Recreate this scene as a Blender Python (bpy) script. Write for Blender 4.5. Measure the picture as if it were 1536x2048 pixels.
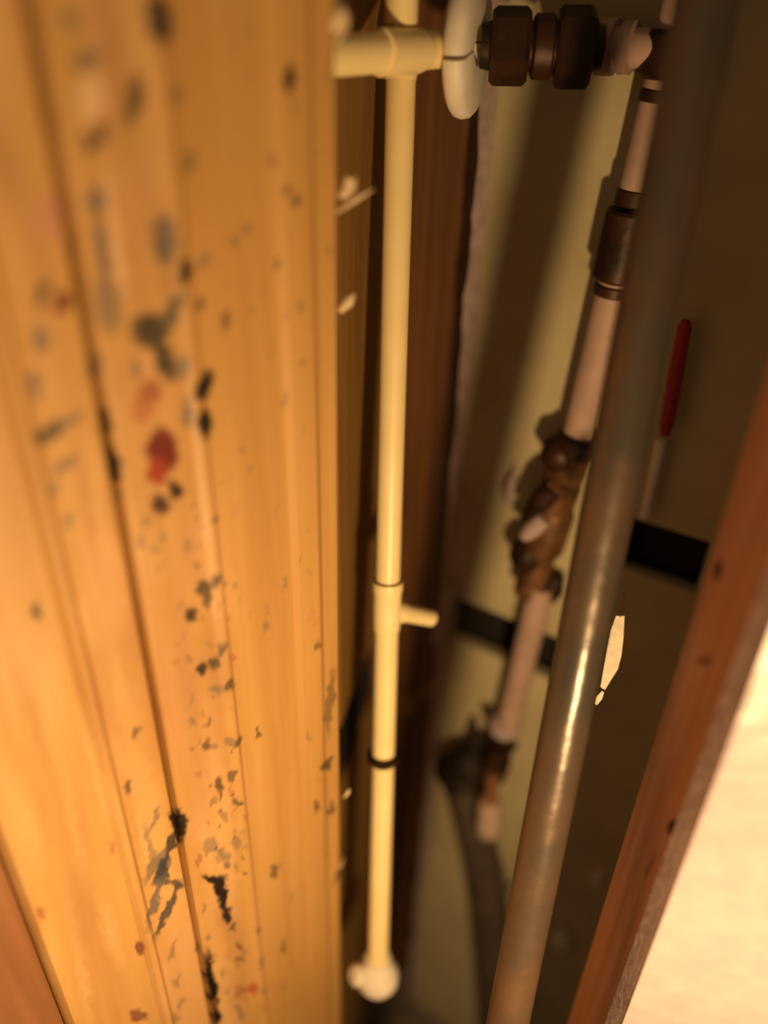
import bpy, bmesh, math, random
import numpy as np
from mathutils import Vector, Matrix

random.seed(4)
for o in list(bpy.data.objects):
    bpy.data.objects.remove(o, do_unlink=True)
S = bpy.context.scene
COL = S.collection

# ------------------------------------------------------------------ camera
FPX = 1540.0                      # focal length in pixels of a 1536 x 2048 frame
VPX, VPY = 690.0, 3500.0          # where plumb lines meet in the photograph
n = Vector((VPX - 768, VPY - 1024, FPX)).normalized()
sp = n.z; cp = math.sqrt(1 - sp * sp)
CF = Vector((0, cp, -sp))
ry = -n.x * sp / cp
CR = Vector((math.sqrt(max(0, 1 - n.x ** 2 - ry ** 2)), ry, -n.x)).normalized()
CD = CF.cross(CR)
CAM = Vector((0, 0, 1.3))
cd = bpy.data.cameras.new('camera')
cam = bpy.data.objects.new('camera', cd); COL.objects.link(cam)
M = Matrix((CR, -CD, -CF)).transposed().to_4x4(); M.translation = CAM
cam.matrix_world = M
cd.sensor_fit = 'VERTICAL'; cd.sensor_height = 36; cd.lens = FPX / 2048 * 36
cd.clip_start = 0.01
cd.dof.use_dof = True; cd.dof.focus_distance = 0.49; cd.dof.aperture_fstop = 1.4
S.camera = cam

# ------------------------------------------------------------------ light
w = bpy.data.worlds.new('world'); S.world = w; w.use_nodes = True
bg = w.node_tree.nodes['Background']
bg.inputs[0].default_value = (1.0, 0.66, 0.36, 1); bg.inputs[1].default_value = 0.2
def lamp(name, loc, power, radius, col):
    l = bpy.data.lights.new(name, 'POINT'); l.energy = power; l.shadow_soft_size = radius; l.color = col
    o = bpy.data.objects.new(name, l); COL.objects.link(o); o.location = loc
    return o
LIGHT = Vector((0.126, -0.05, 0.91))
lamp('hand_lamp', LIGHT, 13.0, 0.016, (1.0, 0.65, 0.29))
S.view_settings.view_transform = 'Standard'; S.view_settings.look = 'None'
S.view_settings.gamma = 1; S.view_settings.use_curve_mapping = False
S.view_settings.exposure = 0.0

# ------------------------------------------------------------------ helpers
UP = Vector((0, 0, 1))
def P(px, py, d):
    return CAM + (CR * ((px - 768) / FPX) + CD * ((py - 1024) / FPX) + CF) * d
def ray(px, py):
    return (CR * ((px - 768) / FPX) + CD * ((py - 1024) / FPX) + CF)
def plan(px, py, d):
    p = P(px, py, d); return Vector((p.x, p.y, 0))
def hit(px, py, a, b, off=0.0):
    """point on the upright plane through plan points a, b (moved off metres towards the camera)"""
    t = (b - a).normalized(); nn = t.cross(UP).normalized()
    if nn.dot(Vector((CAM.x, CAM.y, 0)) - a) < 0: nn = -nn
    q = a + nn * off; r = ray(px, py)
    k = (q - Vector((CAM.x, CAM.y, 0))).dot(nn) / Vector((r.x, r.y, 0)).dot(nn)
    return CAM + r * k
def proj(A):
    V = A - np.array(CAM)
    z = V @ np.array(CF)
    return (V @ np.array(CR)) / z * FPX + 768, (V @ np.array(CD)) / z * FPX + 1024

def obj(name, bm, mat, parent=None, smooth=None):
    me = bpy.data.meshes.new(name)
    bmesh.ops.recalc_face_normals(bm, faces=bm.faces[:])
    bm.to_mesh(me); bm.free()
    if mat: me.materials.append(mat)
    if smooth is not None:
        me.polygons.foreach_set('use_smooth', [True] * len(me.polygons))
        me.set_sharp_from_angle(angle=math.radians(smooth))
    o = bpy.data.objects.new(name, me); COL.objects.link(o)
    if parent is not None:
        o.parent = parent; o.matrix_parent_inverse = parent.matrix_world.inverted()
    return o
def tag(o, label=None, cat=None, group=None, kind=None):
    for k, v in (('label', label), ('category', cat), ('group', group), ('kind', kind)):
        if v: o[k] = v
    return o
def thing(name, loc, label, cat, group=None):
    o = bpy.data.objects.new(name, None); COL.objects.link(o)
    o.empty_display_size = 0.02; o.location = loc; o.matrix_world = Matrix.Translation(loc)
    return tag(o, label, cat, group)

def frame(axis):
    a = axis.normalized()
    h = UP if abs(a.z) < 0.9 else Vector((1, 0, 0))
    u = a.cross(h).normalized(); return a, u, a.cross(u).normalized()
def lathe(bm, p0, p1, prof, seg=32, caps=True, rot=0.0):
    """prof: (t, r): t in metres from p0 towards p1"""
    a, u, v = frame(p1 - p0); rings = []
    for t, r in prof:
        c = p0 + a * t
        rings.append([bm.verts.new(c + (u * math.cos(rot + 2 * math.pi * k / seg) + v * math.sin(rot + 2 * math.pi * k / seg)) * r) for k in range(seg)])
    for A, B in zip(rings, rings[1:]):
        for k in range(seg):
            bm.faces.new((A[k], A[(k + 1) % seg], B[(k + 1) % seg], B[k]))
    if caps:
        bm.faces.new(rings[0]); bm.faces.new(rings[-1])
    return bm
def pipe_bm(p0, p1, r, seg=32, n=1, bev=0.001):
    L = (p1 - p0).length
    prof = [(0, r - bev), (bev, r)] + [(L * k / n, r) for k in range(1, n)] + [(L - bev, r), (L, r - bev)]
    return lathe(bmesh.new(), p0, p1, prof, seg)
def tube(bm, pts, rad, seg=12, caps=True):
    """pts: Vectors; rad: float or list"""
    R = rad if isinstance(rad, (list, tuple)) else [rad] * len(pts)
    prev = None; rings = []
    for i, p in enumerate(pts):
        t = (pts[min(i + 1, len(pts) - 1)] - pts[max(i - 1, 0)]).normalized()
        if prev is None: _, u, _ = frame(t)
        else: u = (prev - t * prev.dot(t)).normalized()
        prev = u; v = t.cross(u)
        rings.append([bm.verts.new(p + (u * math.cos(2 * math.pi * k / seg) + v * math.sin(2 * math.pi * k / seg)) * R[i]) for k in range(seg)])
    for A, B in zip(rings, rings[1:]):
        for k in range(seg): bm.faces.new((A[k], A[(k + 1) % seg], B[(k + 1) % seg], B[k]))
    if caps: bm.faces.new(rings[0]); bm.faces.new(rings[-1])
    return bm
def prism(bm, foot, z0, z1):
    lo = [bm.verts.new((p.x, p.y, z0)) for p in foot]; hi = [bm.verts.new((p.x, p.y, z1)) for p in foot]
    k = len(foot)
    for i in range(k): bm.faces.new((lo[i], lo[(i + 1) % k], hi[(i + 1) % k], hi[i]))
    bm.faces.new(lo); bm.faces.new(hi); return bm
def obox(bm, c, ex, ey, ez):
    """box with centre c and half-extent vectors"""
    v = [bm.verts.new(c + ex * a + ey * b + ez * d) for a in (-1, 1) for b in (-1, 1) for d in (-1, 1)]
    for f in ((0, 1, 3, 2), (4, 6, 7, 5), (0, 4, 5, 1), (2, 3, 7, 6), (0, 2, 6, 4), (1, 5, 7, 3)):
        bm.faces.new([v[i] for i in f])
    return bm
def blob(bm, c, r, seg=16, rings=10, wob=0.12, squash=(1, 1, 1)):
    m = bmesh.ops.create_uvsphere(bm, u_segments=seg, v_segments=rings, radius=1)
    for vv in m['verts']:
        k = 1 + wob * math.sin(vv.co.x * 5 + c.x * 90) * math.cos(vv.co.z * 6 + c.z * 70)
        vv.co = Vector((vv.co.x * r * squash[0] * k, vv.co.y * r * squash[1] * k, vv.co.z * r * squash[2] * k)) + c
    return bm

# ------------------------------------------------------------------ materials
def mat(name, c1, c2=None, rough=0.6, metal=0.0, scale=(30, 30, 30), bump=0.0, bscale=120, spec=0.4, attr=None, lo=0.35, hi=0.65, detail=6, rough2=None):
    m = bpy.data.materials.new(name); m.use_nodes = True
    N = m.node_tree.nodes; Lk = m.node_tree.links; b = N['Principled BSDF']
    b.inputs['Roughness'].default_value = rough; b.inputs['Metallic'].default_value = metal
    b.inputs['Specular IOR Level'].default_value = spec
    tc = N.new('ShaderNodeTexCoord'); mp = N.new('ShaderNodeMapping'); mp.inputs['Scale'].default_value = scale
    Lk.new(tc.outputs['Object'], mp.inputs[0])
    no = N.new('ShaderNodeTexNoise'); no.inputs['Scale'].default_value = 1; no.inputs['Detail'].default_value = detail
    Lk.new(mp.outputs[0], no.inputs['Vector'])
    cr = N.new('ShaderNodeValToRGB'); cr.color_ramp.elements[0].position = lo; cr.color_ramp.elements[1].position = hi
    cr.color_ramp.elements[0].color = (*c1, 1); cr.color_ramp.elements[1].color = (*(c2 or c1), 1)
    Lk.new(no.outputs['Fac'], cr.inputs[0])
    out = cr.outputs[0]
    if attr:
        at = N.new('ShaderNodeAttribute'); at.attribute_name = attr
        mx = N.new('ShaderNodeMix'); mx.data_type = 'RGBA'
        Lk.new(at.outputs['Alpha'], mx.inputs[0]); Lk.new(out, mx.inputs[6]); Lk.new(at.outputs['Color'], mx.inputs[7])
        out = mx.outputs[2]
    Lk.new(out, b.inputs['Base Color'])
    if rough2 is not None:
        mr = N.new('ShaderNodeMapRange'); mr.inputs['From Min'].default_value = lo; mr.inputs['From Max'].default_value = hi
        mr.inputs['To Min'].default_value = rough; mr.inputs['To Max'].default_value = rough2
        Lk.new(no.outputs['Fac'], mr.inputs[0]); Lk.new(mr.outputs[0], b.inputs['Roughness'])
    if bump:
        n2 = N.new('ShaderNodeTexNoise'); n2.inputs['Scale'].default_value = bscale; n2.inputs['Detail'].default_value = 4
        Lk.new(tc.outputs['Object'], n2.inputs['Vector'])
        bp = N.new('ShaderNodeBump'); bp.inputs['Strength'].default_value = bump; bp.inputs['Distance'].default_value = 0.002
        Lk.new(n2.outputs['Fac'], bp.inputs['Height']); Lk.new(bp.outputs[0], b.inputs['Normal'])
    return m
pine = mat('pine', (0.44, 0.22, 0.065), (0.58, 0.335, 0.115), 0.5, scale=(55, 55, 3), lo=0.25, hi=0.75, bump=0.2, bscale=45, attr='stain', spec=0.35)
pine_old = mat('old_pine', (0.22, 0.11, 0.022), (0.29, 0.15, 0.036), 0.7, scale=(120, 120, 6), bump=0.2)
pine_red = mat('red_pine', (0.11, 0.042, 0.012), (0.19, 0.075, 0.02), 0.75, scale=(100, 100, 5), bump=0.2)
pine_pale = mat('pale_splinter', (0.62, 0.45, 0.26), (0.75, 0.6, 0.4), 0.7, scale=(300, 300, 300))
stud_m = mat('stud_wood', (0.44, 0.225, 0.15), (0.58, 0.31, 0.21), 0.6, scale=(90, 90, 5), bump=0.15, attr='stain')
brown_w = mat('shaded_side_brown', (0.22, 0.09, 0.035), (0.30, 0.13, 0.055), 0.6, scale=(60, 60, 4), bump=0.15)  # brown darkened to carry the shade of the plank's side
cpvc = mat('cream_plastic', (0.92, 0.72, 0.36), (0.95, 0.77, 0.41), 0.38, scale=(40, 40, 40), spec=0.5)
white_pl = mat('white_plastic', (0.72, 0.64, 0.54), (0.8, 0.72, 0.62), 0.5, scale=(60, 60, 60))
green_wall = mat('wall_paint_cream', (0.40, 0.33, 0.20), (0.47, 0.40, 0.25), 0.8, scale=(14, 14, 14), bump=0.1, bscale=50)
gyps = mat('gypsum_edge', (0.36, 0.27, 0.27), (0.46, 0.35, 0.34), 0.9, scale=(90, 90, 90), bump=0.25, bscale=200)
dry_white = mat('white_drywall', (0.36, 0.275, 0.29), (0.41, 0.31, 0.32), 0.32, scale=(60, 60, 60), bump=0.35, bscale=90, spec=0.5)
pink_pipe = mat('dusty_pipe', (0.36, 0.235, 0.20), (0.44, 0.29, 0.24), 0.6, scale=(35, 35, 35), spec=0.3)
bronze = mat('dark_bronze', (0.013, 0.006, 0.003), (0.05, 0.017, 0.007), 0.5, metal=0.3, scale=(40, 40, 40), bump=0.3)
brass = mat('tarnished_copper', (0.08, 0.035, 0.012), (0.2, 0.09, 0.035), 0.55, metal=0.4, scale=(60, 60, 60), bump=0.2)
copper = mat('bright_copper', (0.5, 0.22, 0.1), (0.7, 0.36, 0.18), 0.35, metal=0.7, scale=(80, 80, 80))
black_r = mat('black_rubber', (0.012, 0.008, 0.006), (0.03, 0.02, 0.014), 0.6, scale=(50, 50, 50))
steel = mat('grey_steel', (0.062, 0.052, 0.042), (0.12, 0.066, 0.038), 0.28, metal=0.25, scale=(22, 22, 9), bump=0.35, bscale=55, rough2=0.45)
red_m = mat('red_plastic', (0.26, 0.01, 0.006), (0.32, 0.016, 0.01), 0.5)
dark_m = mat('void_shade_black', (0.006, 0.004, 0.003), (0.01, 0.006, 0.004), 0.9)  # near-black colour stands for shade behind the cut-outs and board gap
plaster = mat('plaster_crumb', (0.6, 0.52, 0.42), (0.7, 0.62, 0.5), 0.9, scale=(150, 150, 150), bump=0.5)
wire_m = mat('pale_wire', (0.5, 0.34, 0.24), (0.6, 0.42, 0.3), 0.4, metal=0.5)
shade_tube_m = mat('shade_tube_brown', (0.055, 0.036, 0.025), (0.08, 0.055, 0.04), 0.7, scale=(30, 30, 30))  # dark brown of the tube that stands for shade below the valve
cap_m = mat('pink_cap', (0.42, 0.30, 0.24), (0.52, 0.38, 0.3), 0.6, scale=(80, 80, 80))
concrete = mat('floor_concrete', (0.1, 0.08, 0.06), (0.16, 0.13, 0.1), 0.9, scale=(20, 20, 20), bump=0.3)

ZT, ZB = 1.75, 0.0      # top and bottom of everything upright

# ------------------------------------------------------------------ the setting
WA = plan(942, 730, 0.66)                             # left edge of the cream wall (its cut edge)
ang = math.radians(58)
WT = Vector((math.sin(ang), -math.cos(ang), 0))       # to the right, coming nearer
WN = Vector((-math.cos(ang), -math.sin(ang), 0))      # towards the camera
WB = WA + WT * 0.5
def ws(px, py):                                       # pixel -> (s, z) on that wall
    p = hit(px, py, WA, WB); return (Vector((p.x, p.y, 0)) - WA).dot(WT), p.z
def wp(s, z, off=0.0):
    return WA + WT * s + WN * off + UP * z
TH = 0.0125
sA0, zA1 = ws(907, 1192); _, zA0 = ws(899, 1272); sA1, _ = ws(1128, 1260)
sB0, zB1 = ws(1262, 1035); sB1, _ = ws(1392, 1180); _, zB0 = ws(1290, 1152)
def slab(ss, zz, holes):
    bm = bmesh.new(); cell = {}
    for i in range(len(ss) - 1):
        for j in range(len(zz) - 1):
            if (i, j) in holes: continue
            c = wp((ss[i] + ss[i + 1]) / 2, (zz[j] + zz[j + 1]) / 2, -TH / 2)
            obox(bm, c, WT * ((ss[i + 1] - ss[i]) / 2), WN * (TH / 2), UP * ((zz[j + 1] - zz[j]) / 2))
    bmesh.ops.remove_doubles(bm, verts=bm.verts[:], dist=1e-5)
    seen = {}
    for f in bm.faces: seen.setdefault(tuple(sorted(v.index for v in f.verts)), []).append(f)
    bmesh.ops.delete(bm, geom=[f for fs in seen.values() if len(fs) > 1 for f in fs], context='FACES')
    return bm
ss = sorted([0.0, sA0, sA1, sB0, sB1, 0.75]); zz = sorted([ZB, zA0, zA1, zB0, zB1, ZT])
holes = {(i, j) for i in range(5) for j in range(5)
         if (sA0 <= (ss[i] + ss[i + 1]) / 2 <= sA1 and zA0 <= (zz[j] + zz[j + 1]) / 2 <= zA1)
         or (sB0 <= (ss[i] + ss[i + 1]) / 2 <= sB1 and zB0 <= (zz[j] + zz[j + 1]) / 2 <= zB1)}
wall_r = tag(obj('wall_right', slab(ss, zz, holes), green_wall), kind='structure')
# the broken gypsum edge of that sheet
bm = bmesh.new(); NZ = 160; cols = []
for k in range(NZ + 1):
    z = ZB + (ZT - ZB) * k / NZ
    j1 = -0.0022 + 0.0016 * math.sin(z * 61) * math.sin(z * 23 + 1) + random.uniform(-.0006, .0006)
    j2 = -0.0022 + 0.0018 * math.sin(z * 47 + 2) + random.uniform(-.0006, .0006)
    cols.append([bm.verts.new(wp(s, z, f)) for s, f in ((0.002, 0.0003), (0.0, 0.0003), (j1 - .009, -.001), (j2 - .0105, -TH * .6), (j2 - .010, -TH))])
for A, B in zip(cols, cols[1:]):
    for i in range(4): bm.faces.new((A[i], A[i + 1], B[i + 1], B[i]))
obj('cut_edge', bm, gyps, wall_r, smooth=50)
p0 = hit(903, 1165, WA, WB, 0.004); p1 = hit(872, 1282, WA, WB, 0.016)
bm = bmesh.new(); obox(bm, (p0 + p1) / 2, WT * 0.0055 - WN * 0.002, WN * 0.0022 + WT * .001, (p1 - p0) / 2)
bmesh.ops.bevel(bm, geom=bm.edges[:], offset=0.0012, segments=2)
obj('loose_edge_strip', bm, gyps, wall_r, smooth=40)

BA = plan(752, 1000, 0.715); BB = plan(955, 1000, 0.86)
dB = (BB - BA).normalized()
nb = dB.cross(UP); nb = nb if nb.y > 0 else -nb
bm = prism(bmesh.new(), [BA - dB * 0.004, BB + dB * 0.5, BB + dB * 0.5 + nb * 0.03, BA - dB * 0.004 + nb * 0.03], ZB, ZT)
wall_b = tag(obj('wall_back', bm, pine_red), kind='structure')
LA = plan(660, 1000, 0.555); dL = (BA - LA).normalized()
nl = dL.cross(UP); nl = nl if nl.x < 0 else -nl
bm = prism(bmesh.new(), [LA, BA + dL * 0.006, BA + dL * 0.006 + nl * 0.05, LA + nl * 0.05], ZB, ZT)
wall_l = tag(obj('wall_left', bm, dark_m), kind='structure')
# boards lining that side: an upper and a lower one with a dark gap between
zg1 = hit(690, 1425, LA, BA, 0.006).z; zg0 = hit(690, 1560, LA, BA, 0.006).z
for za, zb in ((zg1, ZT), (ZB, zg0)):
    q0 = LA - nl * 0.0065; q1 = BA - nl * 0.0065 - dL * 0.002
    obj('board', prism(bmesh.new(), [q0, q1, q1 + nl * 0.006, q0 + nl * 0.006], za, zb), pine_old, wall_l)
# ledge seen on the back wall
pz = hit(835, 1385, BA, BB, 0.0).z
a0 = hit(800, 1390, BA, BB, 0); a1 = hit(900, 1390, BA, BB, 0)
bm = bmesh.new(); obox(bm, Vector(((a0.x + a1.x) / 2, (a0.y + a1.y) / 2, pz)) - nb * 0.006, dB * 0.05, nb * 0.006, UP * 0.006)
obj('ledge', bm, pine_old, wall_b)

bm = bmesh.new(); obox(bm, Vector((0.1, 0.5, -0.02)), Vector((2, 0, 0)), Vector((0, 2, 0)), Vector((0, 0, 0.02)))
tag(obj('floor', bm, concrete), kind='structure')

# near-black board added behind the cream sheet for the shade in its two cut-outs
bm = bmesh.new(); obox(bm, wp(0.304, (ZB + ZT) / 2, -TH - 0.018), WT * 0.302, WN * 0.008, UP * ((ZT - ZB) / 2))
obj('hole_shade_board', bm, dark_m, wall_r)

# right-hand opening: stud, drywall
E1 = plan(1292, 1536, 0.455); E2 = plan(1392, 1536, 0.372); E3 = plan(1440, 1536, 0.345)
def paint(o, blobs, nsoft=0, warp=5):
    me = o.data; nv = len(me.vertices); co = np.empty(nv * 3, 'f'); me.vertices.foreach_get('co', co); co = co.reshape(-1, 3)
    x, y = proj(co)
    def nz(a, b, s): return np.sin(a / s + 1.3 * np.sin(b / s * 0.7)) * np.cos(b / (s * .8) + 1.7 * np.sin(a / s * .9))
    wx = x + warp * nz(x, y, 11) + warp * .6 * nz(y, x, 5.3); wy = y + warp * nz(y + 40, x, 13) + warp * .6 * nz(x + 9, y, 6)
    C = np.zeros((nv, 4), 'f')
    for bi, (bx, by, rx, ry_, an, c, st) in enumerate(blobs):
        m = (np.abs(x - bx) < 3 * (rx + ry_) + 20) & (np.abs(y - by) < 3 * (rx + ry_) + 20)
        if not m.any(): continue
        a = math.radians(an); dx = wx[m] - bx; dy = wy[m] - by
        u = (dx * math.cos(a) + dy * math.sin(a)) / rx; v = (-dx * math.sin(a) + dy * math.cos(a)) / ry_
        r = np.sqrt(u * u + v * v); k = np.clip(1.7 - r, 0, 1.7) / 1.7 * st if bi < nsoft else np.minimum(np.clip(1.32 - r, 0, .55) / .55 * st * 1.22, 1.0)
        old = C[m]; na = old[:, 3] + k * (1 - old[:, 3])
        rgb = (old[:, :3] * (old[:, 3:4] * (1 - k[:, None])) + np.array(c, 'f') * k[:, None]) / np.maximum(na[:, None], 1e-5)
        C[m, :3] = rgb; C[m, 3] = na
    at = me.color_attributes.new('stain', 'FLOAT_COLOR', 'POINT'); at.data.foreach_set('color', C.ravel())

def sheet(name, foot, u_edges, mat_, z0, z1, nz, parent=None):
    """upright strip following plan points (already dense), closed at the back by a second row"""
    nu = len(foot); V = []; F = []
    zs = np.linspace(z0, z1, nz)
    for z in zs:
        for p in foot: V.append((p[0], p[1], z))
    for j in range(nz - 1):
        for i in range(nu):
            a = j * nu + i; b_ = j * nu + (i + 1) % nu
            F.append((a, b_, b_ + nu, a + nu))
    F.append(tuple(range(nu))[::-1]); F.append(tuple((nz - 1) * nu + i for i in range(nu)))
    me = bpy.data.meshes.new(name); me.from_pydata(V, [], F); me.materials.append(mat_); me.update()
    bm = bmesh.new(); bm.from_mesh(me); bmesh.ops.recalc_face_normals(bm, faces=bm.faces[:]); bm.to_mesh(me); bm.free()
    me.polygons.foreach_set('use_smooth', [True] * len(me.polygons)); me.set_sharp_from_angle(angle=math.radians(35))
    o = bpy.data.objects.new(name, me); COL.objects.link(o)
    if parent: o.parent = parent
    return o
def dense(a, b, k): return [a + (b - a) * (i / k) for i in range(k)]
tS = (E2 - E1).normalized(); nS = tS.cross(UP); nS = nS if nS.x > 0 else -nS
ft = dense(E1, E2, 60) + [E2 + tS * 0.001, E2 + tS * 0.001 + nS * 0.04, E1 + nS * 0.04]
stud = sheet('timber_stud', [(p.x, p.y) for p in ft], None, stud_m, ZB, ZT, 700)
tag(stud, 'reddish brown timber stud with small dark knots beside the bright white drywall', 'stud')
dk = (0.06, 0.025, 0.018)
paint(stud, [(1437, 1140, 9, 20, 12, dk, .8), (1408, 1322, 14, 9, 0, dk, .55), (1345, 1655, 9, 18, 20, dk, .85), (1300, 1730, 6, 22, 25, dk, .35), (1505, 1070, 30, 8, -5, (.5, .36, .33), .6), (1275, 1880, 6, 16, 20, dk, .4)], warp=3)
tD = (E3 - E2); far = E3 + Vector((0.48, -0.13, 0)); 
bm = prism(bmesh.new(), [E2 + tS * .0015, E3, far, far + Vector((0, 0.02, 0)), E2 + tS * .0015 + Vector((0.03, 0.02, 0))], ZB, ZT)
wall_f = tag(obj('wall_front', bm, dry_white), kind='structure')
q = (E3 - E2) * 1.0
bm = bmesh.new(); NZ = 140; cols = []
tv = (E3 - E2 - tS * .0015); pn = tv.cross(UP).normalized(); pn = pn if pn.x < 0 else -pn
for k in range(NZ + 1):
    z = ZB + (ZT - ZB) * k / NZ
    cols.append([bm.verts.new(E2 + tS * .0015 + tv * f + pn * (0.0006 + random.uniform(0, .0003)) + UP * z) for f in (0.0, 0.3, 0.65, 0.97)])
for A, B in zip(cols, cols[1:]):
    for i in range(3): bm.faces.new((A[i], A[i + 1], B[i + 1], B[i]))
obj('cut_edge', bm, gyps, wall_f, smooth=60)

# ------------------------------------------------------------------ left planks
A0 = plan(-263, 1000, 0.275); A6 = plan(686, 1000, 0.46)
tP = (A6 - A0).normalized(); LP = (A6 - A0).length
nP = tP.cross(UP); nP = nP if nP.x > 0 else -nP
def upix(px):      # position along the plank face of a pixel at row 1000
    p = hit(px, 1000, A0, A6); return (Vector((p.x, p.y, 0)) - A0).dot(tP)
def face_profile(knots, du=0.0011):
    us = [k[0] for k in knots]; out = []
    u = us[0]
    while u < us[-1]:
        out.append(u); u += du
    out.append(us[-1])
    return [(A0 + tP * u + nP * float(np.interp(u, us, [k[1] for k in knots]))) for u in out]
u0, u1, u2, u3, u4, u5, u6 = [upix(x) for x in (-263, 88, 240, 418, 590, 638, 685)]
k1 = [(u0, -.006), (u0 + .003, 0), (u1 - .006, 0), (u1 - .003, .0028), (u1 + .001, .003), (u1 + .004, -.002), (u2 - .0025, -.002), (u2 - .0008, -.005)]
k2 = [(u2 + .0006, -.005), (u2 + .0018, .0), (u2 + .004, .0012), (u3 - .006, .0006), (u3 - .002, .002), (u3 + .001, .002), (u3 + .004, -.0012), (u4 - .003, -.0018), (u4, .0012), (u5 - .003, .0022), (u5, .0006), (u5 + .002, -.001), (u6 - .003, -.0018), (u6, -.0045)]
def plank(kn, label):
    f = face_profile(kn); a, b_ = f[0], f[-1]
    f = f + [b_ - nP * 0.02, a - nP * 0.02]
    o = sheet('wooden_plank', [(p.x, p.y) for p in f], None, pine, ZB, ZT, 1100)
    return tag(o, label, 'plank', 'stained planks of the left side')
pl1 = plank(k1, 'orange pine plank left of the dark crack with few mould spots')
pl2 = plank(k2, 'wide orange pine plank right of the crack, speckled with dark mould')
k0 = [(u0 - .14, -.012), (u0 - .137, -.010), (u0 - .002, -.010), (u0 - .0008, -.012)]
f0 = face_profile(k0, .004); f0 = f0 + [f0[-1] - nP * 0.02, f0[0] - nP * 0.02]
pl0 = tag(sheet('wooden_plank', [(p.x, p.y) for p in f0], None, brown_w, ZB, ZT, 40), 'set-back plank in the bottom left corner, coloured dark brown for its shaded side', 'plank', 'stained planks of the left side')
g = (0.07, 0.05, 0.03); g2 = (0.2, 0.14, 0.1); br = (0.15, 0.02, 0.012); bk = (0.02, 0.012, 0.01); lt = (0.75, 0.48, 0.3); pk = (0.5, 0.24, 0.14)
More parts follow.
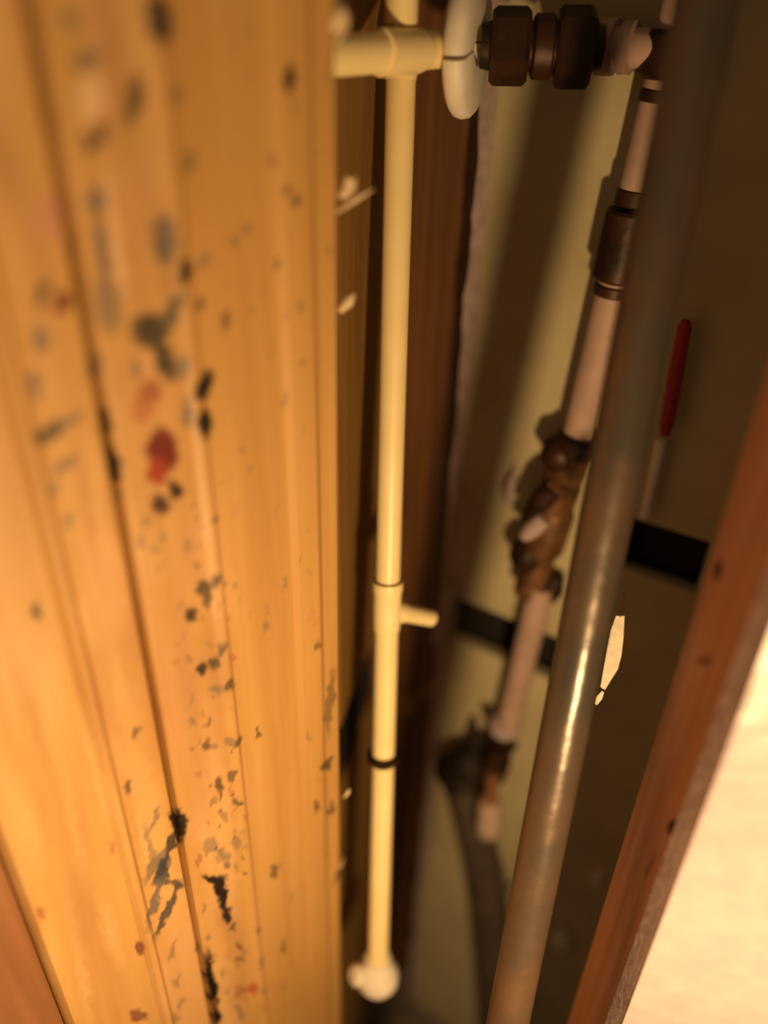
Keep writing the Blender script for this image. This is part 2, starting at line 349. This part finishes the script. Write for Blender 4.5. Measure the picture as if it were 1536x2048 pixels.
spots = [
 (424, 1985, 9, 75, -8, (.008, .005, .004), 1), (215, 880, 6, 90, -9, bk, .6), (150, 500, 7, 130, -9, (.2, .08, .03), .6), (75, 120, 7, 150, -8, (.25, .1, .04), .5),
 (318, 40, 24, 50, -8, g, .9), (142, 40, 12, 22, -20, g2, .8), (175, 120, 30, 18, -20, g2, .7), (268, 200, 18, 50, 5, (.12, .08, .04), .75), (355, 190, 10, 18, 0, g2, .6),
 (205, 265, 12, 22, 10, g, .7), (178, 285, 14, 20, 0, g, .75), (180, 200, 25, 45, 0, lt, .6), (378, 320, 14, 24, 0, (.2, .15, .06), .6), (120, 255, 8, 25, -8, pk, .5), (580, 158, 10, 28, 0, bk, .85), (590, 215, 6, 14, 0, g2, .5), (502, 60, 8, 12, 0, g2, .5),
 (100, 430, 26, 45, 5, pk, .8), (195, 400, 20, 28, 10, g2, .8), (205, 500, 14, 60, -10, g2, .75), (330, 480, 25, 48, -5, (.17, .12, .09), .85), (370, 545, 13, 28, 0, bk, .9), (405, 525, 8, 12, 20, g2, .6),
 (230, 470, 9, 130, -8, lt, .55), (545, 320, 7, 14, 0, g2, .6), (575, 380, 6, 9, 0, g, .6), (590, 400, 7, 10, 0, g, .6), (495, 455, 6, 9, 0, g2, .5), (465, 485, 6, 9, 0, g2, .5), (555, 528, 6, 10, 10, g, .6), (525, 580, 4, 7, 0, g2, .4),
 (85, 590, 12, 28, 10, g, .7), (125, 605, 18, 24, 10, br, .75), (80, 680, 15, 28, -10, g2, .75), (70, 770, 11, 26, 0, g2, .75), (215, 610, 26, 60, -10, g2, .6), (300, 660, 36, 34, 20, g, .9), (345, 625, 15, 38, 25, (.15, .11, .06), .8), (400, 605, 8, 15, 10, g, .6), (452, 640, 9, 20, 10, g, .6), (330, 720, 20, 40, -20, g, .8), (365, 735, 14, 24, 0, g2, .7), (275, 735, 10, 22, 0, g2, .6), (190, 735, 16, 26, 20, g2, .6),
 (408, 770, 15, 32, 20, bk, .85), (410, 845, 15, 28, 5, bk, .85), (375, 825, 12, 26, 0, g2, .7), (300, 785, 25, 25, -20, (.3, .09, .04), .7), (285, 820, 22, 25, 0, (.4, .13, .07), .6), (325, 900, 30, 42, 0, br, .95), (315, 945, 20, 28, 0, (.3, .04, .02), .8), (350, 980, 13, 20, -10, bk, .8), (320, 1010, 18, 18, -20, (.07, .03, .02), .85), (212, 840, 12, 24, -10, bk, .85), (228, 930, 12, 30, -8, bk, .85), (235, 985, 8, 15, 0, g2, .6), (100, 865, 32, 18, -25, g, .75), (140, 840, 26, 10, -25, g2, .7), (130, 930, 28, 12, -30, g2, .65), (110, 975, 8, 16, 20, g2, .5), (138, 1045, 7, 18, -8, g2, .5),
 (292, 1040, 8, 12, 0, g2, .5), (325, 1075, 7, 10, 0, g2, .5), (310, 1100, 8, 10, 0, g2, .5), (375, 1090, 8, 12, 0, g2, .45), (315, 1140, 6, 8, 0, g2, .4), (280, 1085, 8, 12, 0, g2, .4),
 (72, 1222, 9, 18, -10, bk, .8), (430, 1165, 10, 15, 0, g, .7), (408, 1180, 13, 16, 20, g, .75), (385, 1228, 14, 13, 20, bk, .75), (415, 1205, 8, 14, 0, g, .6), (445, 1300, 9, 11, 0, g, .65), (405, 1338, 11, 12, 0, bk, .75), (430, 1325, 10, 12, 30, g, .7), (458, 1370, 9, 14, 20, g, .7), (430, 1378, 14, 8, 0, g2, .6), (385, 1400, 5, 8, 0, g2, .4), (532, 1255, 6, 10, 10, g2, .5), (632, 1290, 7, 10, 0, g, .5), (565, 1170, 6, 14, 0, pk, .4),
 (415, 1490, 10, 13, 0, g, .65), (460, 1482, 12, 8, -10, g2, .6), (475, 1480, 7, 14, 20, g, .6), (515, 1468, 5, 13, 25, g, .6), (272, 1465, 6, 16, 25, g, .6), (256, 1575, 8, 16, 20, g, .65), (440, 1570, 10, 18, 0, g, .7), (465, 1550, 6, 14, 15, g, .6), (475, 1602, 12, 7, 10, g, .6), (448, 1635, 8, 8, 0, g2, .5), (550, 1742, 6, 14, 20, g, .6), (565, 1895, 5, 14, 20, g, .5),
 (355, 1640, 16, 22, -10, bk, .85), (340, 1690, 7, 45, 22, g, .8), (362, 1665, 12, 18, 0, bk, .8), (325, 1740, 12, 32, 20, (.05, .05, .06), .85), (310, 1730, 8, 40, 30, g2, .7), (345, 1765, 28, 7, 12, g, .7), (335, 1820, 8, 60, 24, (.07, .06, .06), .75), (312, 1800, 7, 55, 18, (.13, .11, .1), .7), (310, 1640, 7, 30, 20, g2, .6), (302, 1700, 6, 50, -14, g2, .5),
 (425, 1760, 24, 9, 20, bk, .85), (445, 1795, 10, 32, -12, bk, .9), (455, 1835, 9, 14, -20, bk, .8), (465, 1858, 12, 5, -50, g, .7), (420, 1690, 14, 14, 0, g2, .5), (445, 1710, 12, 14, 0, g2, .5), (475, 1685, 9, 12, 0, g2, .5), (398, 1720, 6, 12, 0, (.3, .1, .05), .5),
 (82, 1822, 9, 10, 0, (.3, .1, .05), .6), (225, 1695, 8, 12, 0, (.35, .13, .07), .5), (282, 1900, 10, 12, -15, (.18, .06, .04), .75), (275, 2032, 18, 9, 10, (.18, .06, .04), .7), (480, 1920, 14, 6, -10, g, .6), (505, 1975, 10, 12, 0, (.4, .08, .04), .7), (475, 1985, 8, 12, 0, (.3, .1, .06), .5), (480, 2030, 7, 12, 0, g2, .5), (525, 1925, 5, 16, 20, g2, .5), (345, 1900, 5, 22, 22, g2, .5), (355, 1960, 4, 18, 22, g2, .5), (360, 2010, 4, 16, 22, g2, .5), (350, 2040, 10, 8, 0, g2, .5),
 (660, 1410, 8, 60, 5, (.2, .12, .05), .7), (655, 1530, 6, 18, 20, g, .7), (632, 1615, 6, 12, 10, g, .6), (660, 1615, 5, 16, 15, g, .6), (680, 1740, 5, 30, 22, g, .6), (600, 610, 5, 10, 0, g2, .5), (605, 725, 5, 9, 0, g2, .5), (570, 800, 6, 14, 0, g2, .4), (470, 1020, 5, 16, 0, pk, .4), (460, 780, 6, 12, 0, pk, .4),
]
rs = random.Random(9)
mot = []
for k in range(120):
    y = rs.uniform(-50, 2100); f = (3500 - y) / 2500; xc = 690 - (690 - rs.choice([170, 300, 330, 380])) * f
    mot.append((xc + rs.gauss(0, 30), y, rs.uniform(10, 26), rs.uniform(40, 130), -8 + rs.gauss(0, 3), rs.choice([(.60, .33, .15), (.66, .39, .17), (.40, .2, .08), (.55, .29, .13)]), rs.uniform(.35, .75)))
for k in range(60):
    y = rs.uniform(900, 2100); mot.append((rs.uniform(0, 330), y, rs.uniform(8, 22), rs.uniform(40, 120), -12 + rs.gauss(0, 3), rs.choice([(.68, .42, .19), (.42, .2, .07)]), rs.uniform(.3, .6)))
spots = mot + spots
for k in range(90):
    y = rs.uniform(1000, 2040); xc = 690 - (690 - 418) * (3500 - y) / 2500
    spots.append((xc + rs.gauss(-45, 28), y, rs.uniform(2.5, 5.5), rs.uniform(4, 8), rs.uniform(-20, 30), rs.choice([g, g2, g2, (.35, .12, .06)]), rs.uniform(.35, .65)))
for k in range(70):
    y = rs.uniform(0, 2040); spots.append((rs.uniform(430, 660), y, rs.uniform(2, 4), rs.uniform(5, 11), rs.uniform(-5, 25), rs.choice([g2, pk]), rs.uniform(.2, .5)))
paint(pl1, spots, len(mot)); paint(pl2, spots, len(mot))
# splinters torn from the right edge of the wide plank
def splinter(a, b, r, parent, m=pine_pale):
    mid = (a + b) / 2 + Vector((0.0006, 0, 0.0008))
    return obj('splinter', tube(bmesh.new(), [a, mid, b], [r * .5, r, r * .15], 6), m, parent, smooth=60)
for (xa, ya, xb, yb, r) in ((672, 425, 748, 378, .0014), (680, 395, 712, 352, .004), (690, 372, 705, 350, .003), (678, 622, 710, 588, .0034), (655, 605, 672, 560, .0012), (660, 60, 690, 5, .005), (672, 85, 700, 28, .0022), (688, 1595, 700, 1578, .0018), (655, 1780, 690, 1715, .0014)):
    dd = 0.46 * 2500 / (3500 - ya)
    splinter(P(xa, ya, dd), P(xb, yb, dd * 0.995), r, pl2)

# ------------------------------------------------------------------ cream plastic pipe run
WT0 = P(803, 100, 0.46); WT1 = P(756, 1925, 0.70); RP = 0.0092
def along(py):
    lo, hi = 0.0, 1.0
    for _ in range(40):
        m = (lo + hi) / 2; q_ = WT0 + (WT1 - WT0) * m; v = q_ - CAM
        if v.dot(CD) / v.dot(CF) * FPX + 1024 < py: lo = m
        else: hi = m
    return WT0 + (WT1 - WT0) * lo
pr = thing('plastic_pipe', WT1, 'cream plastic pipe standing upright beside the wide plank, with tees and elbow', 'pipe')
obj('pipe', pipe_bm(WT0, WT1, RP), cpvc, pr, 40)
ax = (WT1 - WT0).normalized()
H0 = P(640, 113, 0.39); H1 = P(890, 98, 0.455)
obj('cross_pipe', pipe_bm(H0, H1, 0.0100), cpvc, pr, 40)
hx = (H1 - H0).normalized(); hc = H0 + hx * (WT0 - H0).dot(hx)
bm = lathe(bmesh.new(), hc - hx * 0.045, hc - hx * 0.006, [(0, .0100), (0, .0118), (.030, .0118), (.037, .0102)], 32)
obj('tee_socket', bm, cpvc, pr, 40)
obj('tee_socket', lathe(bmesh.new(), WT0 + ax * 0.004, WT0 + ax * .02, [(0, .0102), (.008, .0102), (.012, .0094)], 32), cpvc, pr, 40)
up0 = P(802, 48, 0.428); up1 = P(806, -140, 0.405)
obj('upper_pipe', pipe_bm(up0, up0 + (up1 - up0) * 3.5, 0.0092), cpvc, pr, 40)
# lower tee with its collar
t0 = along(1162); t1 = along(1262); tc_ = along(1218)
LT = (t1 - t0).length
tee = obj('tee_fitting', lathe(bmesh.new(), t0, t1, [(0, RP), (0, RP + .0022), (.006, RP + .0024), (.010, RP + .0014), (LT - .012, RP + .0014), (LT - .002, RP + .001), (LT, RP)], 32), cpvc, pr, 40)
b1 = P(862, 1236, tc_.dot(Vector()) + (tc_ - CAM).dot(CF) + 0.035)
obj('branch', lathe(bmesh.new(), tc_, b1, [(0, .0090), (.016, .0090), (.02, .0075), ((b1 - tc_).length, .0068)], 24), cpvc, tee, 40)
for py in (1160,):
    c = along(py); obj('seam_ring', lathe(bmesh.new(), c, c + ax * .002, [(0, RP + .0004), (0, RP + .0012), (.002, RP + .0012), (.002, RP + .0004)], 32), pine_old, pr, 40)
c = along(1506)
obj('coupling_ring', lathe(bmesh.new(), c, c + ax * .012, [(0, RP), (.001, RP + .0042), (.005, RP + .0042), (.009, RP + .001), (.010, RP)], 32), bronze, pr, 40)
# elbow at the foot
e0 = along(1918); ec = along(1962)
dE = (ec - CAM).dot(CF)
bm = lathe(bmesh.new(), e0 - ax * .002, e0 + ax * .04, [(0, .0098), (0, .0118), (.006, .0125), (.012, .0165), (.020, .0192), (.028, .0188), (.034, .0150), (.038, .008)], 32)
el = obj('elbow', bm, white_pl, pr, 60)
rr = P(712, 1948, dE - .012)
obj('elbow_socket', lathe(bmesh.new(), rr + CR * .020 + CD * .006 + CF * .012, rr - CR * .006 - CF * .003, [(0, .006), (.012, .0072), (.018, .0092), (.025, .0092), (.0275, .0065)], 24), white_pl, el, 40)

# ------------------------------------------------------------------ split flange
fl = thing('pipe_flange', P(937, 100, .46), 'thick white split flange disc around the cross pipe at the top', 'flange')
fx = Vector((math.cos(.30), -math.sin(.30), 0))
fc = P(936, 92, .465)
for s in (0, 1):
    bm = bmesh.new(); a, u, v = frame(fx); R0, R1, TT = .0105, .0395, .0135
    rings = []
    NK = 40
    dvec = fx.cross((fc - CAM).normalized()).normalized(); dvec = dvec if dvec.dot(CD) > 0 else -dvec
    evec = fx.cross(dvec)
    for k in range(NK + 1):
        th = (-math.pi / 2 + math.pi * k / NK) * .985 + (0 if s == 0 else math.pi) + .17
        dr = dvec * math.cos(th) + evec * math.sin(th)
        sec = [(-TT * .5, R0), (-TT * .5, R1 - .004), (-TT * .3, R1 - .001), (0, R1), (TT * .3, R1 - .001), (TT * .5, R1 - .004), (TT * .5, R0)]
        rings.append([bm.verts.new(fc + fx * x_ + dr * r_ + dvec * (.0002 if s == 0 else -.0006)) for x_, r_ in sec])
    for A, B in zip(rings, rings[1:]):
        for i in range(7): bm.faces.new((A[i], A[(i + 1) % 7], B[(i + 1) % 7], B[i]))
    bm.faces.new(rings[0]); bm.faces.new(rings[-1])
    obj('flange_half', bm, white_pl, fl, 45)

# ------------------------------------------------------------------ dark bronze union between the flange and the riser
V0 = P(962, 92, .468); V1 = P(1205, 96, .462)
vv = (V1 - V0); vl = vv.length
un = thing('pipe_union', V0, 'dark bronze pipe union lying across the top of the cream wall', 'pipe fitting')
obj('body', lathe(bmesh.new(), V0, V1, [(0, .012), (vl * .1, .0135), (vl * .9, .0135), (vl, .012)], 32), bronze, un, 40)
for (fa, fb, r, nm, sg) in ((.08, .40, .0215, 'hex_nut', 6), (.62, .92, .0225, 'hex_nut', 6), (.42, .60, .0175, 'collar', 32)):
    L_ = vl * (fb - fa)
    o = lathe(bmesh.new(), V0 + vv * fa, V0 + vv * fb, [(0, r * .88), (L_ * .12, r), (L_ * .88, r), (L_, r * .88)], sg, rot=.3)
    obj(nm, o, bronze, un, 30)

# ------------------------------------------------------------------ riser against the cream wall
RR = 0.0125
def rw(px, py, off=0.03): return hit(px, py, WA, WB, off - 0.013 if off > 0.022 else off)
T0 = rw(1358, 40); T1 = rw(1003, 1500)
rs_d = (T1 - T0).normalized()
def ron(py):
    lo, hi = -0.6, 1.3
    for _ in range(40):
        m = (lo + hi) / 2; v = T0 + (T1 - T0) * m - CAM
        if v.dot(CD) / v.dot(CF) * FPX + 1024 < py: lo = m
        else: hi = m
    return T0 + (T1 - T0) * lo
riser = thing('supply_riser', ron(1470), 'dusty pinkish supply pipe with dark couplings slanting down before the cream wall', 'pipe')
def seg(name, ya, yb, r, m, bev=.001, sub=None, sg=32):
    a, b_ = ron(ya), ron(yb); return obj(name, pipe_bm(a, b_, r, sg, bev=bev), m, sub or riser, 40)
seg('pipe', -500, 180, RR, pink_pipe); seg('pipe', 180, 410, RR, pink_pipe); seg('pipe', 560, 880, RR, pink_pipe)
seg('pipe', 1170, 1450, RR, pink_pipe)
seg('coupling', 60, 160, RR + .006, bronze, .003)
seg('coupling', 420, 560, RR + .005, bronze, .002)
seg('collar', 378, 412, RR + .001, bronze); seg('collar', 568, 590, RR + .0018, bronze)
seg('collar', 180, 205, RR + .001, bronze)
a_ = rw(1200, 94, .036); b_ = rw(1318, 98, .036)
obj('side_socket', lathe(bmesh.new(), a_, b_, [(0, .0125), (0, .0155), (.005, .0158), (.010, .0155), (.0105, .0115), (.014, .0115), (.0145, .0145), (.021, .0145), (.022, .011), ((b_ - a_).length, .011)], 32), pink_pipe, riser, 40)
# the crooked group of old copper fittings in the middle
j = riser
def fit(name, px, py, r, m, sq=(1, 1, 1), off=.03, wob=.06):
    return obj(name, blob(bmesh.new(), rw(px, py, off), r, 20, 14, wob, sq), m, j, 60)
def cyl(name, xa, ya, xb, yb, prof_r, m, off=.03, sg=24):
    a, b2 = rw(xa, ya, off), rw(xb, yb, off); L_ = (b2 - a).length
    return obj(name, lathe(bmesh.new(), a, b2, [(t * L_, r) for t, r in prof_r], sg), m, j, 35)
cyl('solder_collar', 1166, 868, 1150, 905, [(0, .014), (.2, .0185), (.8, .0185), (1, .014)], bronze)
fit('elbow_bend', 1122, 905, .0165, bronze, (1, 1, 1.05), .034)
cyl('copper_bend', 1150, 905, 1112, 985, [(0, .0145), (.5, .0165), (.9, .0145), (1, .013)], brass)
cyl('union_nut', 1128, 955, 1106, 1018, [(0, .0135), (.1, .0165), (.9, .0165), (1, .013)], brass, .034, 6)
cyl('middle_body', 1110, 1010, 1080, 1110, [(0, .016), (.15, .019), (.8, .0185), (1, .014)], brass)
cyl('side_lever', 1106, 975, 1048, 1040, [(0, .009), (.3, .0105), (.85, .006), (1, .003)], bronze, .045)
cyl('grey_tab', 1090, 1035, 1045, 1075, [(0, .007), (.5, .0085), (.9, .006), (1, .003)], gyps, .046)
fit('elbow_bend', 1054, 1108, .0155, bronze, (1, 1, 1.25), .036)
cyl('copper_bend', 1084, 1095, 1062, 1170, [(0, .012), (.4, .0145), (1, .0135)], brass)
cyl('solder_collar', 1066, 1155, 1056, 1185, [(0, .013), (.3, .0148), (1, .0135)], brass)
cyl('lower_nut', 1112, 1150, 1090, 1205, [(0, .008), (.5, .012), (1, .006)], bronze, .024)

# ------------------------------------------------------------------ black stop valve at the foot of the riser
vb = rw(1000, 1500)
valve = thing('stop_valve', vb, 'black stop valve with knob, copper nozzle and a dark tube added for the shade at the riser foot', 'valve'); j = valve
cyl('top_ring', 1013, 1438, 1008, 1462, [(0, .012), (.15, .0165), (.8, .0165), (1, .013)], gyps)
cyl('lug', 975, 1428, 985, 1462, [(0, .003), (.3, .0045), (1, .005)], bronze, .035)
cyl('neck', 1006, 1462, 998, 1510, [(0, .0105), (.6, .0105), (.8, .014), (1, .012)], black_r)
cyl('lug', 1015, 1500, 1030, 1488, [(0, .0055), (1, .004)], black_r, .03)
cyl('body', 1000, 1500, 985, 1560, [(0, .011), (.3, .0145), (.8, .013), (1, .009)], bronze, .048)
cyl('knob_stem', 990, 1512, 945, 1522, [(0, .010), (1, .0125)], black_r, .036)
cyl('knob', 958, 1515, 893, 1545, [(0, .012), (.15, .017), (.85, .0205), (1, .017)], black_r, .040)
cyl('knob_tab', 948, 1500, 955, 1458, [(0, .0065), (.7, .0045), (1, .003)], black_r, .038)
cyl('nozzle_neck', 986, 1545, 980, 1612, [(0, .0085), (.5, .0065), (.8, .008), (1, .011)], copper, .06)
cyl('nozzle_cap', 980, 1600, 978, 1662, [(0, .010), (.2, .0135), (.45, .0128), (.55, .0145), (.95, .0145), (1, .013)], cap_m, .06)

# ------------------------------------------------------------------ dark tube added in place of the shade under the valve
obj('shade_tube', tube(bmesh.new(), [rw(918, 1548, .038), rw(930, 1590, .038), rw(950, 1660, .038), rw(972, 1750, .038), rw(984, 1850, .038), rw(990, 1960, .038), rw(996, 2140, .038), rw(1000, 2400, .038)], [.015, .020, .0215, .0225, .0225, .0225, .0225, .0225], 24), shade_tube_m, valve, 60)
obj('shade_tube_cuff', tube(bmesh.new(), [rw(908, 1520, .038), rw(922, 1566, .038)], [.018, .0215], 24), black_r, valve, 60)

# ------------------------------------------------------------------ thick grey steel pipe in front
G0 = P(1462, -260, .315); G1 = P(974, 2260, .533)
GR = 0.0135
_g = G1 - G0; G0 = G0 - _g * .3; G1 = G1 + _g * .3
gp = thing('steel_pipe', G1, 'thick dull grey steel pipe running slantwise in front of the riser', 'pipe')
obj('pipe', pipe_bm(G0, G1, GR, 48, 60), steel, gp, 40)
def gon(f): return G0 + (G1 - G0) * f

tgp = thing('pale_strip', P(1236, 1240, .47), 'narrow pale strip added for a bright patch beside the lower steel pipe', 'strip')  # pale strip invented for a bright patch, hung on an added thread
def strip(name, pts, d, parent, th=.0006):
    bm = bmesh.new(); fr = [bm.verts.new(P(x, y, d)) for x, y in pts]; bk_ = [bm.verts.new(P(x, y, d + th)) for x, y in pts]; k = len(pts)
    bm.faces.new(fr); bm.faces.new(bk_)
    for i in range(k): bm.faces.new((fr[i], fr[(i + 1) % k], bk_[(i + 1) % k], bk_[i]))
    return obj(name, bm, plaster, parent)
strip('strip_sheet', [(1232, 1232), (1249, 1232), (1247, 1275), (1243, 1310), (1236, 1338), (1222, 1360), (1210, 1380), (1201, 1374), (1206, 1345), (1214, 1300), (1222, 1260)], .47, tgp)
strip('strip_tip', [(1204, 1382), (1208, 1385), (1204, 1398), (1194, 1410), (1190, 1408), (1193, 1394)], .468, tgp)
obj('added_thread', tube(bmesh.new(), [P(1241, 1234, .4703), P(1248, 1190, .452), P(1240, 1150, .445)], .0004, 6), bronze, tgp)

# ------------------------------------------------------------------ small things on the cream wall
rd = thing('red_grip_sliver', rw(1290, 1030, .012), 'red grip over a thin pale rod added for a lit wall sliver right of the steel pipe', 'lit_sliver'); j = rd
cyl('lit_sliver', 1322, 880, 1288, 1035, [(0, .0042), (1, .0036)], white_pl, .012)  # pale rod added for a sliver of lit wall below the grip
cyl('grip', 1372, 640, 1330, 870, [(0, .003), (.06, .0048), (.5, .0055), (.9, .005), (1, .0035)], red_m, .014)
wr = thing('stray_wire', rw(960, 1865, .02), 'short pale stray wire poking out low on the cream wall', 'wire'); j = wr
obj('strand', tube(bmesh.new(), [rw(1030, 1770, .012), rw(1010, 1798, .016), rw(985, 1832, .02), rw(962, 1864, .026)], [.0016, .0018, .0022, .0028], 8), wire_m, wr, 60)
def crumb(px, py, r, label, sq=(1, 1, 1), m=plaster):
    bm = blob(bmesh.new(), rw(px, py, r * .4), r, 12, 8, .3, sq)
    tag(obj('plaster_crumb', bm, m, None, 60), label, 'plaster crumb', 'plaster crumbs on the cream wall')
crumb(1020, 975, .009, 'pale plaster smear on the wall left of the copper fittings', (.6, .6, 2.0), gyps)
crumb(1196, 1755, .008, 'small pale plaster lump low between steel pipe and stud', (.8, .8, 1.4))
crumb(1125, 1880, .012, 'larger grey plaster lump near the bottom between steel pipe and stud', (1, 1, 1.3))
